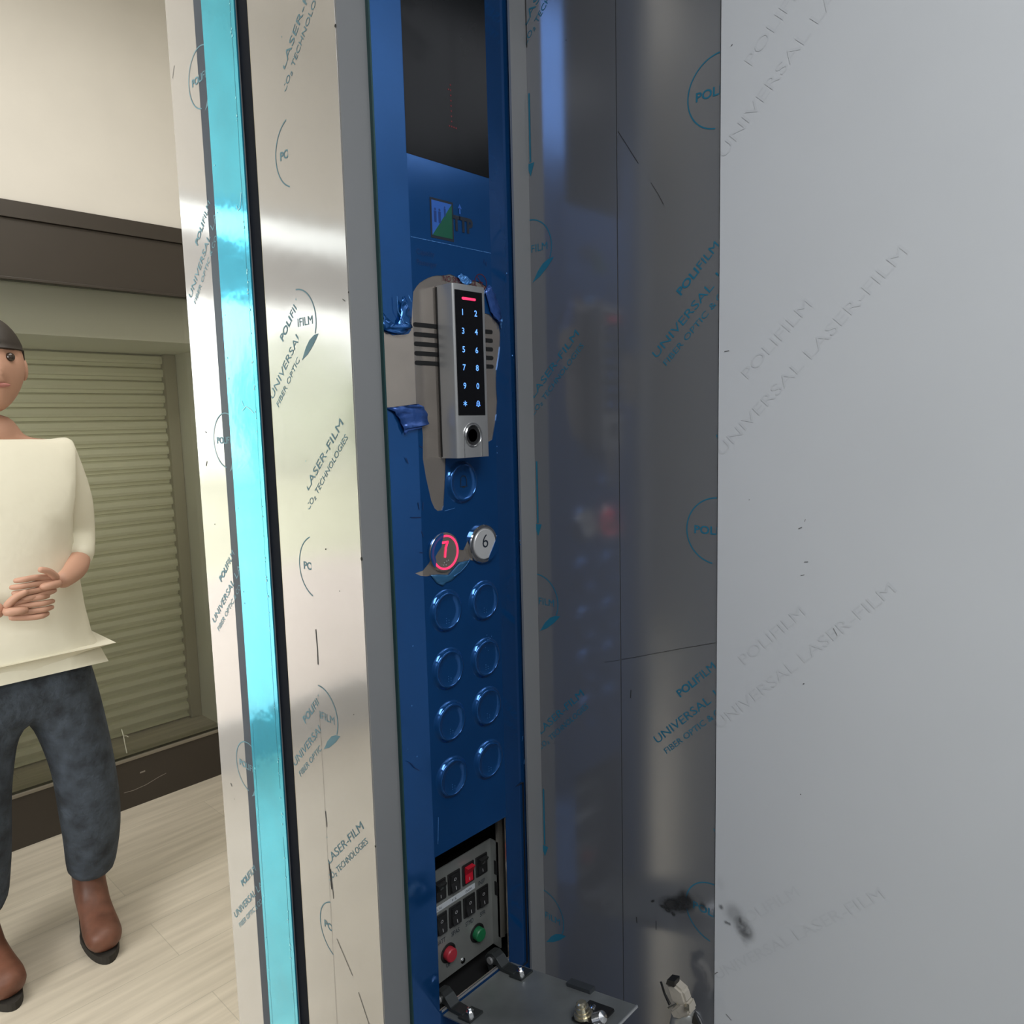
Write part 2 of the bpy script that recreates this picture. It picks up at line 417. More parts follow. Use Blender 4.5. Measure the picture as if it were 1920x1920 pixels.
# film overlap sheet and its printing
box('film_overlap', XB-0.0003, XB, YF+0.0016, 0.5635, 0.0, ZT-.001, M_jambfilm, JB)
f = Flat()
for zc in (2.018, 1.677, 1.331, 0.989): film_design(f, -0.5557, zc)
f.mesh('film_print', on_x(XB-0.0002), mat('pale teal ink', (.12, .27, .33), .5), JB, clip=(-.6142, -.5637, .1, 2.28))
f = Flat()
for zc in (1.883, 1.540, 1.196, .853): film_design(f, -0.5631, zc, False)
f.mesh('film_print', on_x(XB-0.0005), mat('pale teal ink', (.12, .27, .33), .5), JB, clip=(-.5633, -.4882, .1, 2.28))
f = Flat()
pts = [(-.5634+random.uniform(-.0002, .0002), .3+.02*i) for i in range(98)]
f.line(pts[76:], .0004); f.line(pts[:46], .00025)
f.line([(-.562, 1.275), (-.5612, 1.256), (-.5615, 1.243)], .0011)
f.line([(-.5560, .983), (-.5335, .958)], .0008); f.line([(-.5255, .946), (-.507, .915)], .0008)
f.line([(-.5630, 1.105), (-.5620, 1.09)], .0009); f.line([(-.5620, 1.055), (-.5600, 1.030)], .0012); f.line([(-.5600, 1.050), (-.5575, 1.022)], .0009)
f.disc(-.5395, 1.349, .0007, 7); f.disc(-.5105, 1.21, .0006, 6); f.disc(-.522, 1.315, .0005, 6); f.line([(-.497, 1.551), (-.494, 1.549)], .0005)
f.disc(-.4885, 1.346, .0016, 8); f.disc(-.4887, 1.555, .0008, 6); f.disc(-.489, 1.748, .0012, 6); f.disc(-.489, 1.10, .001, 6)
f.mesh('scratch', on_x(XB-0.0006), M_scratch, JB)
# thin stacked sheet edges at the far side of the jamb
sbox('trim_4', XB+.001, XB+.002, 0.6145, 0.6165, 0, ZT, mat('brass coloured sheet edge', (.35, .32, .2), .3, .6))
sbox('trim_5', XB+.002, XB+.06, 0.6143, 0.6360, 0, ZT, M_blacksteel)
# hidden head of the opening
sbox('wall_front', -0.45, XB, YF, 0.64, 2.2, ZT, M_gray)

# landing door edge under cyan film
dr = thing('sliding_door', 'narrow door edge wrapped in glossy cyan protective film beside the black gap', 'door', (XB+.02, .66, 0))
box('door_panel', XB+.0008, XB+.10, 0.6365, 0.6950, 0, 2.2, M_gray, dr)
cf = box('cyan_film', XB-.0006, XB+.0008, 0.6360, 0.6953, 0, 2.2, M_cyan, dr)
cf['label'] = 'glossy cyan film with ragged slit lines'
f = Flat()
for u0, z0, z1, st in ((-.6425, 1.10, 2.1, 0), (-.6420, .4, 1.06, 0), (-.6900, .5, 1.17, 0)):
    z = z0; u = u0; p = []
    while z < z1:
        p.append((u0+random.uniform(-.0006, .0006), z)); z += random.uniform(.01, .03)
    f.line(p, .00035)
f.mesh('film_slit', on_x(XB-.0008), mat('dark teal slit', (.0, .10, .14), .4), dr)
f = Flat()
for k in range(120):
    z = random.uniform(.5, 1.95); s = random.uniform(.0004, .0014)
    u = -.6425+random.gauss(0, .0006)
    if random.random() < .25: u = -.6905+random.gauss(0, .0006)
    f.poly([(u-s, z-s*.7), (u+s, z-s*.5), (u+s*.6, z+s*1.2), (u-s*.5, z+s)])
f.line([(-.6540, 1.655), (-.651, 1.650), (-.647, 1.652), (-.6435, 1.664)], .0012)
f.line([(-.668, 1.47), (-.660, 1.474), (-.652, 1.471), (-.646, 1.467)], .0010)
f.line([(-.668, 1.48), (-.664, 1.474)], .0008)
f.mesh('film_crease', on_x(XB-.0009), mat('pale cyan crease', (.35, .85, .9), .3), dr)

# landing side jamb in printed film
LJ = sbox('trim_6', 0.3590, 0.40, 0.6955, 0.7850, 0, 2.25, M_jambfilm)
f = Flat()
for zc in (2.13, 1.788, 1.442, 1.096, .75): film_design(f, -0.718, zc, False)
f.mesh('film_print', on_x(0.3586), mat('pale teal ink', (.12, .27, .33), .5), LJ, clip=(-.7849, -.6957, .1, 2.24))
f = Flat()
for (u, v, L, a, t) in [(-.7770, 1.812, .012, 60, .0007), (-.7625, 1.451, .004, -25, .0007), (-.7660, 1.418, .006, 60, .0011), (-.7570, 1.3540, .001, 0, .0013), (-.7620, 1.062, .004, -50, .0012), (-.757, 1.047, .001, 0, .001)]:
    c, s = math.cos(R(a))*L/2, math.sin(R(a))*L/2
    f.line([(u-c, v-s), (u+c, v+s)], t)
f.mesh('scratch', on_x(0.3587), M_scratch, LJ)

sbox('shadow_strip', 0.3588, 0.3592, 0.7000, 0.7245, 0, 2.25, mat('painted shadow tone', (.03,.045,.07), .5))  # dark strip stands in for the shadow beside the cyan door edge

# ------------------------------------------------------------------ landing
YL = 2.97
sbox('floor', -3.9, 2.4, 0.64, 3.20, -0.05, 0.0, M_floor)
sbox('ceiling', -3.9, 2.4, 0.70, 3.20, 3.10, 3.15, M_cream)
sbox('wall_front', 0.40, 2.4, 0.70, 0.785, 0, 3.10, M_cream)
sbox('wall_front', -3.9, -0.22, 0.70, 0.785, 0, 3.10, M_gray)  # unseen wall run into the opening to limit light mirrored in the side wall
sbox('wall_front', -0.22, 0.40, 0.70, 0.785, 2.25, 3.10, M_cream)
sbox('wall_right', 2.35, 2.40, 0.785, 3.20, 0, 3.10, M_cream)
sbox('wall_left', -3.95, -3.90, 0.70, 3.20, 0, 3.10, M_cream)
# back wall above the door frame, with a narrow strip window on the left
sbox('wall_back', 0.05, 2.40, YL, 3.10, 2.246, 3.10, M_cream)
sbox('wall_back', -3.9, 0.05, YL, 3.10, 2.40, 3.10, M_cream)
sbox('wall_back', 1.98, 2.40, YL, 3.10, 0, 2.246, M_cream)
# white masonry opening behind the glass, with the roller shutter in it
sbox('wall_back', 1.610, 2.40, 3.20, 3.80, -.05, 3.10, M_reveal)
sbox('wall_back', 0.02, 1.610, 3.20, 3.80, 1.835, 3.10, M_reveal)
sbox('wall_back', 0.02, 0.12, 3.20, 3.80, -.05, 1.835, M_reveal)
sbox('floor', 0.12, 1.610, 3.20, 3.80, -.05, 0.0, M_floor)
# glazed door frame
wf = thing('window_1', 'dark bronze glazed screen in front of the closed roller shutter', 'window', (1.0, YL, 0)); wf['kind'] = 'structure'
for k in ('label', 'category'): del wf[k]
bm = bmesh.new(); addbox(bm, 0.0, 1.98, YL, YL+.06, 1.990, 2.189)
new_obj('transom', bm, M_brown, wf)
box('head_rail', 0.0, 1.98, YL-.012, YL+.06, 2.191, 2.246, M_brown, wf)
box('transom_bead', 0.0, 1.98, YL-.006, YL, 1.985, 1.995, M_brown, wf, bevel=.002)
box('bottom_rail', 0.06, 1.92, YL, YL+.06, 0.0, 0.188, M_brown, wf)
box('glazing_bead', 0.06, 1.92, YL-.008, YL+.002, 0.190, 0.204, mat('worn bronze bead', (.26, .24, .2), .3, .6), wf, bevel=.003)
box('stile', 0.0, 0.06, YL, YL+.06, 0, 1.99, M_brown, wf); box('stile', 1.92, 1.98, YL, YL+.06, 0, 1.99, M_brown, wf)
box('window_pane', 0.06, 1.92, YL+.028, YL+.034, 0.188, 1.99, M_glass, wf)
f = Flat()
f.line([(.985, .315), (.99, .285), (.993, .25), (.997, .212)], .0035); f.line([(.99, .285), (1.002, .282), (1.008, .275)], .0025)
f.line([(1.0, .150), (1.02, .152)], .003)
f.mesh('dried_drip', on_y(YL+.027), mat('dried dirt on glass', (.45, .45, .36), .8), wf)
f = Flat(); f.line([(.965, .070), (1.00, .067), (1.05, .072), (1.10, .085), (1.13, .09)], .0022); f.line([(1.03, .128), (1.05, .129)], .006)
f.mesh('scuff', on_y(YL-.0005), mat('pale scuff', (.22, .20, .17), .7), wf)
# clear windows further left (seen mirrored in the films)
wc = thing('window_2', '', '', (-1.8, YL, 0)); wc['kind'] = 'structure'
for k in ('label', 'category'): del wc[k]
bm = bmesh.new()
for a, b, c_, d in ((-3.9, 0, 0, .20), (-3.9, 0, 2.0, 2.25), (-3.9, 0, 2.37, 2.40), (-3.9, -3.84, 0, 2.4), (-1.86, -1.78, .2, 2.4), (-.06, 0, 0, 2.4)):
    addbox(bm, a, b, YL, YL+.06, c_, d)
new_obj('window_frame', bm, mat('grey window frame', (.30, .30, .31), .4), wc)
box('window_pane', -3.84, -1.86, YL+.028, YL+.034, .2, 2.37, M_glass, wc); box('window_pane', -1.78, -.06, YL+.028, YL+.034, .2, 2.37, M_glass, wc)

# roller shutter
sh = thing('roller_shutter', 'closed olive beige roller shutter with horizontal slats behind the glazed screen', 'shutter', (.87, 3.74, 0))
pts = []
z = 1.835; n_s = 29
prof = []
bm = bmesh.new()
zz = 1.835
while zz > 0.0:
    z1 = max(zz-.0625, 0)
    hh = zz-z1
    prism(bm, [(3.742, z1), (3.742, zz), (3.734, zz-.003), (3.716, zz-.010), (3.711, zz-hh*.5), (3.716, z1+hh*.3), (3.732, z1+hh*.26), (3.734, z1)], 'x', .14, 1.555)
    zz = z1
new_obj('slat_curtain', bm, M_slat, sh)
box('guide_rail', 1.553, 1.609, 3.69, 3.75, 0, 1.834, M_guide, sh, bevel=.002)
box('guide_rail', 0.121, 0.142, 3.69, 3.75, 0, 1.834, M_guide, sh, bevel=.002)

# outdoors (seen only mirrored): terrace, lawn, trees
struct(box('ground', -14, -.1, 3.2, 7.6, -.12, -.06, mat('pale terrace paving', (.62, .52, .48), .8, var=.05)))
struct(box('ground', -40, 20, 7.6, 40, -.12, -.06, mat('dry lawn', (.60, .58, .42), .9, var=.25, vscale=.5)))
def hedge(x, y, w_, h, name):
    bm = bmesh.new(); bmesh.ops.create_icosphere(bm, subdivisions=4, radius=1)
    for v in bm.verts:
        k = 1+.10*math.sin(v.co.x*9+x)*math.sin(v.co.y*8+v.co.z*7)+random.uniform(-.05, .05)
        v.co = Vector((v.co.x*w_*k+x, v.co.y*1.6*k+y, -.1+max(0, (v.co.z*.62+.55)*h*k*.86)))
    o = new_obj('tree', bm, mat('leafy green', (.36, .40, .28), .9, var=.4, vscale=2), None, True)
    tag(o, name, 'tree', 'trees beyond the terrace')
for i, x in enumerate((-25, -19, -13, -7, -1)):
    hedge(x, 22+i % 2*2, 2.25, 3.4+(i*7 % 5)*.3, 'leafy green tree beyond the terrace outside the hall window')

# ------------------------------------------------------------------ car operating panel
cp_ = thing('elevator_control_panel', 'tall elevator control panel in torn blue protective film between grey steel edges', 'control panel', (.463, YF, .6))
PX0, PX1, PZ0, PZ1 = .3818, .5500, .60, 2.02
OPN = [(.4138, .9098), (.5094, .9098), (.5094, 1.0618), (.4150, 1.0618)]
bm = curve_fill([[(PX0, PZ0), (PX1, PZ0), (PX1, PZ1), (PX0, PZ1)], OPN])
fold_mesh(bm)
for v in bm.verts: v.co = Vector((v.co.x, YF+fold_y(v.co.x), v.co.y))
fp = new_obj('faceplate', bm, M_steel, cp_)
md = fp.modifiers.new('thick', 'SOLIDIFY'); md.thickness = .0015; md.offset = 0

peel1 = [(0.3818, 1.5284), (0.3890, 1.5264), (0.3930, 1.5250), (0.3991, 1.5257), (0.4050, 1.5262), (0.4093, 1.5274), (0.4117, 1.5306), (0.4128, 1.5394), (0.4142, 1.5523), (0.4156, 1.5618), (0.4193, 1.5665),
         (.4232, 1.5700), (0.4277, 1.5726), (.4325, 1.5750), (0.4374, 1.5768), (.4430, 1.5782), (0.4496, 1.5789), (0.4584, 1.5811), (0.4659, 1.5797), (0.4708, 1.5758), (0.4759, 1.5747), (.4810, 1.5770), (0.4866, 1.5789),
         (0.4947, 1.5785), (0.5028, 1.5755), (.5000, 1.5690), (0.4960, 1.5519), (0.5059, 1.551), (0.5107, 1.548), (0.5197, 1.5439), (0.5223, 1.5364), (.5222, 1.5300), (0.5211, 1.5227), (0.5185, 1.5129),
         (0.5145, 1.501), (.5136, 1.4930), (0.5134, 1.4844), (0.5143, 1.4717), (0.5124, 1.4599), (0.5088, 1.4482), (0.5055, 1.4365), (0.4997, 1.4347), (0.4881, 1.4280), (0.4461, 1.4260),
         (0.4445, 1.4079), (0.4419, 1.3866), (.4412, 1.3805), (0.4393, 1.3766), (0.4337, 1.3766), (0.4301, 1.3794), (0.4267, 1.3862), (0.4217, 1.4067), (0.419, 1.4232), (0.42, 1.4429),
         (0.4194, 1.4514), (0.4258, 1.4526), (.4262, 1.4560), (0.4238, 1.4608), (0.4194, 1.467), (0.4154, 1.4695), (0.4119, 1.4692), (0.3971, 1.4675), (0.3818, 1.4663)]
peel2 = [(0.4056, 1.3257), (0.414, 1.3266), (0.4216, 1.3324), (0.4269, 1.3396), (0.4347, 1.3479), (0.4371, 1.3571), (0.4453, 1.3561), (0.4528, 1.3522), (0.4553, 1.349), (0.4555, 1.3394), (0.4633, 1.3378), (0.469, 1.3453),
         (0.4755, 1.3533), (0.4839, 1.3562), (0.4951, 1.3554), (0.4985, 1.3525), (0.4995, 1.3423), (0.4895, 1.3246), (0.4784, 1.3252), (0.4703, 1.3275), (0.4635, 1.327), (0.4569, 1.3275), (0.4435, 1.3181), (0.4309, 1.3206), (0.4186, 1.3208), (0.4114, 1.3224)]
p1 = [(x if i not in (0, len(peel1)-1) else PX0-.0001, z) for i, (x, z) in enumerate(peel1)]
# outer outline runs round the torn bay at the left edge
outer = [(PX0, PZ0), (PX1, PZ0), (PX1, PZ1), (PX0, PZ1)] + [(PX0, 1.5284)] + peel1[1:-1] + [(PX0, 1.4663)]
SCR = [(.4140, 1.6714), (.5103, 1.6714), (.5103, 1.95), (.4140, 1.95)]
bm = curve_fill([outer, peel2, [(a, b) for a, b in OPN], SCR])
fold_mesh(bm)
for v in bm.verts: v.co = Vector((v.co.x, YF-.0012+fold_y(v.co.x), v.co.y))
bf = new_obj('blue_film', bm, M_blue, cp_)
bf['label'] = 'torn blue protective film'
md = bf.modifiers.new('thick', 'SOLIDIFY'); md.thickness = .0004; md.offset = 0

YS = YF-.0015
def slotpts(x0, x1, z, h, n=6):
    r = h/2; out = []
    for i in range(n+1): a = R(90+180*i/n); out.append((x0+r+r*math.cos(a), z+r*math.sin(a)))
    for i in range(n+1): a = R(-90+180*i/n); out.append((x1-r+r*math.cos(a), z+r*math.sin(a)))
    return out
for z in (1.5353, 1.5274, 1.5195, 1.5117, 1.5038):
    bm = bmesh.new(); prism(bm, slotpts(.4146, .5099, z, .0037), 'y', YF-.0012, YF-.0008)
    new_obj('speaker_slot', bm, M_void, cp_)
# display
ds = box('display_screen', .4140, .5103, YF-.0016, YF+.002, 1.6714, 1.95, M_screen, cp_)
f = Flat()
dots = [(0, r) for r in range(9)]+[(-1, 7), (-1, 0), (1, 0), (2, 0)]
for a, b in dots: f.disc(.4655+a*.0026, 1.7045+b*.0042, .00075, 8)
f.mesh('dot_digit', on_y(YF-.0018), mat('dim red dot', (.10, .008, .012), .5, emis=(.5, .02, .04), es=.12), ds)
f = Flat()
f.line([(.4150, 1.6059), (.5100, 1.6059)], .0005); f.line([(.4145, 1.6340), (.4147, 1.35)], .00001)
f.mesh('film_crease', on_y(YF-.0016), M_bluelight, cp_)
# logo plate
f = Flat(); f.poly([(.4373, 1.6088), (.4640, 1.6088), (.4640, 1.6417), (.4373, 1.6417)])
lg = f.mesh('logo_badge', on_y(YS-.0001), M_ink, cp_)
f = Flat(); f.poly([(.4390, 1.6110), (.4624, 1.6398), (.4390, 1.6398)]); f.mesh('logo_field', on_y(YS-.0002), mat('logo blue', (.03, .13, .50), .4), lg)
f = Flat(); f.poly([(.4390, 1.6110), (.4624, 1.6110), (.4624, 1.6398)]); f.mesh('logo_field', on_y(YS-.0002), mat('logo green', (.004, .10, .055), .4), lg)
f = Flat()
for x, z, s in ((.4428, 1.6285, 1), (.4478, 1.6285, 1), (.4540, 1.6330, .7)):
    f.disc(x, z+.0042*s, .0012*s, 8); f.poly([(x-.0016*s, z+.0028*s), (x-.0013*s, z-.0065*s), (x+.0013*s, z-.0065*s), (x+.0016*s, z+.0028*s)])
f.mesh('logo_figure', on_y(YS-.0003), mat('logo navy', (.01, .05, .22), .4), lg)
f = Flat(); f.text('TTP', .4628, 1.6195, 0, .0245, .0122, bold=.05); f.mesh('logo_lettering', on_y(YS-.0004), M_ink, cp_)
f = Flat(); f.line([(.4718, 1.6335), (.4718, 1.6385)], .0016); f.poly([(.4695, 1.6380), (.4741, 1.6380), (.4718, 1.6420)])
f.mesh('logo_arrow', on_y(YS-.0004), mat('logo blue', (.03, .13, .50), .4), cp_)
for a_ in (('Capacity', .4206, 1.5930, 0, .020, .0045), ('Passenger', .4206, 1.5845, 0, .0225, .0045), ('Kg', .500, 1.5950, 0, .0045, .0038)):
    f = Flat(); f.text(*a_); f.mesh('engraved_text', on_y(YS-.0001), mat('navy engraving', (.004, .03, .12), .5), cp_)
f = Flat(); f.text('NO SMOKING', .4495, 1.5745, 0, .0385, .0048)
f.arc(.4957, 1.5783, .0072, 0, 360, .0008); f.line([(.4907, 1.5835), (.5007, 1.5731)], .0008); f.line([(.4930, 1.5783), (.4985, 1.5783)], .0008)
f.mesh('warning_text', on_y(YS-.0001), mat('dark red print', (.09, .008, .02), .5), cp_)
# small film scraps and creases round the tear
def scrap(name, pts, material, lift=.002, parent=cp_, seed=0):
    bm = curve_fill([pts])
    bmesh.ops.subdivide_edges(bm, edges=bm.edges[:], cuts=2, use_grid_fill=True)
    rnd = random.Random(seed)
    for v in bm.verts:
        x, z = v.co.x, v.co.y
        v.co = Vector((max(x, .3819), YF-.0018+fold_y(x)-lift*(.5+.5*math.sin(x*700+seed)*math.cos(z*520+seed))-rnd.uniform(0, lift*.25), z))
    o = new_obj(name, bm, material, parent, True)
    md = o.modifiers.new('thick', 'SOLIDIFY'); md.thickness = .0002
    return o
fold = scrap('folded_film', [(.3812, 1.4663), (.3971, 1.4675), (.4119, 1.4692), (.4154, 1.4695), (.4194, 1.467), (.4238, 1.4608), (.4258, 1.4526), (.4190, 1.4505), (.4120, 1.4480), (.4030, 1.4470), (.3990, 1.4440),
                             (.3975, 1.4490), (.3945, 1.4560), (.3900, 1.4630)], M_bluefold, .003, seed=3)
fold['label'] = 'curled purplish blue film corner'
scrap('folded_film', [(.4655, 1.5797), (.4700, 1.5830), (.4790, 1.5800), (.4840, 1.5775), (.4790, 1.5745), (.4750, 1.5732), (.4705, 1.5750)], M_bluelight, .002, seed=1)
scrap('folded_film', [(.4990, 1.5700), (.5040, 1.5770), (.5120, 1.5700), (.5180, 1.5600), (.5225, 1.5480), (.5200, 1.5440), (.5110, 1.5480), (.5060, 1.5530)], M_bluefold, .003, seed=5)
scrap('folded_film', [(.5215, 1.5500), (.5235, 1.5480), (.5235, 1.5400), (.5215, 1.5390), (.5205, 1.5440)], M_bluelight, .002, seed=9)
scrap('folded_film', [(.4015, 1.5560), (.4060, 1.5500), (.4105, 1.5440), (.4110, 1.5320), (.4020, 1.5262), (.3900, 1.5262), (.3818, 1.5290), (.3830, 1.5420), (.3900, 1.5350), (.3960, 1.5330), (.3995, 1.5400)], M_blue, .0035, seed=2)
scrap('film_bubble', [(.4220, 1.3215), (.4309, 1.3206), (.4435, 1.3181), (.4569, 1.3275), (.4680, 1.3275), (.4690, 1.3250), (.4600, 1.3190), (.4480, 1.3130), (.4400, 1.3115), (.4350, 1.3095), (.4290, 1.3130)], mat('pale lifted film', (.04, .15, .30), .25, .3), .0012, seed=7)
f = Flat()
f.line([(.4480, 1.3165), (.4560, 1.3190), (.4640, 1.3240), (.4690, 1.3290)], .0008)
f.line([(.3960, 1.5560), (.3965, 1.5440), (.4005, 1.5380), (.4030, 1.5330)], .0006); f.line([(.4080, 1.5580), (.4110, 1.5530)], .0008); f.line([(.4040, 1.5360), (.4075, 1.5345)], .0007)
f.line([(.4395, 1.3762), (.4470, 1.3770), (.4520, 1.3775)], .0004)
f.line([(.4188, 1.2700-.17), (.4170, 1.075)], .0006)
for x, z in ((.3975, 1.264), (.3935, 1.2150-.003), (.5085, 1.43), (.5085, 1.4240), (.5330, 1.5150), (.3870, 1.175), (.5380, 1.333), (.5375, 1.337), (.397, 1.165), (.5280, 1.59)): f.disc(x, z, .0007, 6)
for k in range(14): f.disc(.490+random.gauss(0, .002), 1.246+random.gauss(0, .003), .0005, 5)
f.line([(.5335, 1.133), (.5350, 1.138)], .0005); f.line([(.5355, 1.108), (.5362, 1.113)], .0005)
f.mesh('film_glint', on_y(YF-.0040), M_bluelight, cp_)['kind'] = 'stuff'  # pale blue marks painted on as glints of the film
f = Flat()
for p in ([(.4155, 1.4340), (.4190, 1.4325)], [(.4115, 1.3860), (.4125, 1.3800)], [(.4170, 1.3860), (.4165, 1.3790)], [(.4140, 1.3610), (.4160, 1.3560)], [(.4110, 1.3430), (.4150, 1.3420)], [(.4000, 1.4250), (.4025, 1.4200)], [(.4030, 1.3740), (.4140, 1.3730)]):
    f.line(p, .0008)
f.line([(.3885, 1.1620), (.3920, 1.1600), (.3960, 1.1540), (.4010, 1.1500)], .0006)
f.mesh('film_scratch', on_y(YF-.0017), mat('dark blue crease', (.003, .02, .09), .5), cp_)['kind'] = 'stuff'

# call buttons
def button(x, z, film=True, bell=False):
    bm = bmesh.new()
    r = .0172
    if film:
        prof = [(r+.0030, 0), (r+.0012, .0006), (r, .0028), (r-.0006, .0036), (r-.0018, .0038), (r-.0026, .0030), (.009, .0027), (0, .0026)]
        lathe(bm, prof, (x, YF-.0012, z), (0, -1, 0), 48)
        o = new_obj('call_button', bm, M_blue, cp_); shade_auto(o, 50)
        return o
bxy = [(.439, 1.286), (.439, 1.2325), (.439, 1.183), (.439, 1.130), (.487, 1.286), (.487, 1.2310), (.487, 1.183), (.487, 1.130)]
for x, z in bxy:
    o = button(x, z)
    f = Flat()
    for k in range(5): f.disc(x-.002+(k % 2)*.003, z-.0105+(k//2)*.0022, .0004, 6)
    f.mesh('braille_dot', on_y(YF-.0042), M_bluelight, o)
ob = button(.4637, 1.3995); ob['label'] = 'alarm button with a bell outline under blue film'
f = Flat()
bell = [(-.0045, -.0045), (-.0036, -.003), (-.0036, .002), (-.002, .0048), (.002, .0048), (.0036, .002), (.0036, -.003), (.0045, -.0045)]
f.line([(.4637+a, 1.4005+b) for a, b in bell], .0008, close=True)
f.line([(.4622, 1.3952), (.4650, 1.3952)], .0010)
f.mesh('bell_symbol', on_y(YF-.0042), M_ink, ob)
# lit button 7
def ring(bm, c, r0, r1, h0, h1, seg=48):
    lathe(bm, [(r1, h0), (r1, h1), (r0, h1), (r0, h0)], c, (0, -1, 0), seg)
x, z = .4395, 1.3392
bm = bmesh.new(); lathe(bm, [(.0176, 0), (.0176, .0024), (.0166, .0032), (0, .0032)], (x, YF, z), (0, -1, 0), 48)
b7 = shade_auto(new_obj('call_button', bm, M_steel, cp_)); b7['label'] = 'lit call button marked 7 with a glowing red ring'
bm = bmesh.new(); ring(bm, (x, YF, z), .0138, .0156, .0030, .0036); new_obj('light_ring', bm, M_redled, b7)
f = Flat(); f.line([(x-.0040, z+.0090), (x+.0036, z+.0090)], .0021); f.line([(x+.0030, z+.0095), (x+.0004, z+.0040), (x-.0010, z-.0045)], .0021); f.mesh('numeral', on_y(YF-.0037), M_redled, b7)
f = Flat()
for a, b in ((-.002, -.009), (.001, -.008), (.003, -.0075), (-.003, -.011), (0, -.0112)): f.disc(x+a, z+b, .0005, 6)
f.mesh('braille_dot', on_y(YF-.0036), M_label, b7)
cres = [(x+.0180*math.cos(R(a)), z+.0180*math.sin(R(a))) for a in range(98, 222, 6)]
jag = [(x-.0125, z-.0105), (x-.0118, z-.0060), (x-.0128, z-.0020), (x-.0095, z+.0020), (x-.0050, z+.0060), (x-.0040, z+.0110), (x-.0020, z+.0150)]
bm = bmesh.new(); prism(bm, cres+jag, 'y', YF-.0037, YF-.0041); new_obj('film_remnant', bm, mat('translucent blue film', (.012, .11, .36), .2, .3, alpha=.82), b7)
# button 6, bare chrome rim
x, z = .4870, 1.3405
bm = bmesh.new(); lathe(bm, [(.0180, 0), (.0180, .0040), (.0172, .0050), (.0152, .0052), (.0146, .0046), (.0146, .0035), (0, .0035)], (x, YF, z), (0, -1, 0), 48)
b6 = shade_auto(new_obj('call_button', bm, M_chrome, cp_)); b6['label'] = 'chrome rimmed call button marked 6, half bare of film'
bm = bmesh.new(); lathe(bm, [(.0142, .003), (.0142, .0056), (.0136, .0062), (0, .0062)], (x, YF, z), (0, -1, 0), 48)
shade_auto(new_obj('button_cap', bm, mat('pale button cap', (.62, .62, .61), .35, .3), b6))
f = Flat(); f.text('6', x, z+.0030, 0, None, .0125, bold=-.005, center=True); f.mesh('numeral', on_y(YF-.0064), M_ink, b6)
cres = [(x+.0165*math.cos(R(a)), z+.0165*math.sin(R(a))) for a in range(-80, 28, 6)]
jag = [(x+.0130, z+.0010), (x+.0085, z-.0060), (x+.0050, z-.0110)]
bm = bmesh.new(); prism(bm, cres+jag, 'y', YF-.0064, YF-.0068); new_obj('film_remnant', bm, M_blue, b6)

# ---- service compartment at the foot of the panel
bm = bmesh.new()
X0, X1, Y0, Y1, Z0, Z1 = .405, .5405, YF+.0015, .575, .885, 1.085
def quad(bm, *p): bm.faces.new([bm.verts.new(q) for q in p])
quad(bm, (X0, Y1, Z0), (X1, Y1, Z0), (X1, Y1, Z1), (X0, Y1, Z1))
for a in (X0, X1): quad(bm, (a, Y0, Z0), (a, Y1, Z0), (a, Y1, Z1), (a, Y0, Z1))
for a in (Z0, Z1): quad(bm, (X0, Y0, a), (X1, Y0, a), (X1, Y1, a), (X0, Y1, a))
new_obj('switch_housing', bm, M_void, cp_)
YP = .518
tr = box('switch_plate', .4070, .5180, YP, YP+.0012, .9050, 1.0226, M_tray, cp_)
tr['label'] = 'dull grey steel plate carrying the service switches'
box('plate_flange', .5180, .5192, .5070, YP+.0012, .9050, 1.0226, M_tray, tr)
bm = bmesh.new()
prism(bm, [(.5180, .5100), (.5180, .5068), (.5225, .5046), (.5250, .5068), (.5400, .5068), (.5400, .5100)], 'z', .917, 1.050)
new_obj('mounting_rail', bm, mat('bright steel rail', (.40, .38, .33), .3, .7), cp_)
for z in (.995, .972):
    box('rail_slot', .5174, .5181, .5088, .5130, z-.009, z+.006, M_void, tr)
def rocker(x, z, red=False, tilt=1, marks='OI'):
    o = box('rocker_switch', x-.0082, x+.0082, YP-.0016, YP, z-.0108, z+.0108, M_black, cp_, bevel=.0007)
    bm = bmesh.new()
    a, b = (.0058, .0016) if tilt > 0 else (.0018, .0034)
    w_ = .0052
    prism(bm, [(YP-.001, z+.0085), (YP-.0010-a, z+.0085), (YP-.0022, z), (YP-.0010-b, z-.0085), (YP-.001, z-.0085)], 'x', x-w_, x+w_)
    rk = new_obj('rocker', bm, M_red if red else mat('rocker black', (.018, .018, .018), .35), o)
    fl = Flat()
    if marks:
        y0 = YP-.0020-b-.0008
        fl.line([(x, z-.0068), (x, z-.0035)], .0006)
        if not red: fl.arc(x, z+.0035, .0014, 0, 360, .0005, 14)
        fl.mesh('switch_mark', (lambda u, v: Vector((u, (YP-.0025-(abs(v-z)/.0085)*((a if v > z else b)-.0012)), v))), M_markw, rk)
    return o
cols = (.4455, .4648, .4843, .5035)
rocker(cols[0], 1.0010, tilt=1); rocker(cols[1], 1.0010, tilt=-1)
rr = rocker(cols[2], 1.0010, red=True, tilt=1); rr['label'] = 'rocker switch with a red rocker'
rocker(cols[3], 1.0010, tilt=1)
for x in cols: rocker(x, .9660, tilt=-1)
def ylab(s, x, z, wd, h=.0048, m_=M_ink, parent=tr):
    f = Flat(); f.text(s, x, z, 0, wd, h, center=True); return f.mesh('printed_text', on_y(YP-.0003), m_, parent)
ylab('INSP', cols[3], .9822, .0095); ylab('BATT', cols[0], .9473, .0110); ylab('SPAS', cols[1], .9473, .0110); ylab('STMD', cols[2], .9473, .0110); ylab('SFR', cols[3], .9473, .0080)
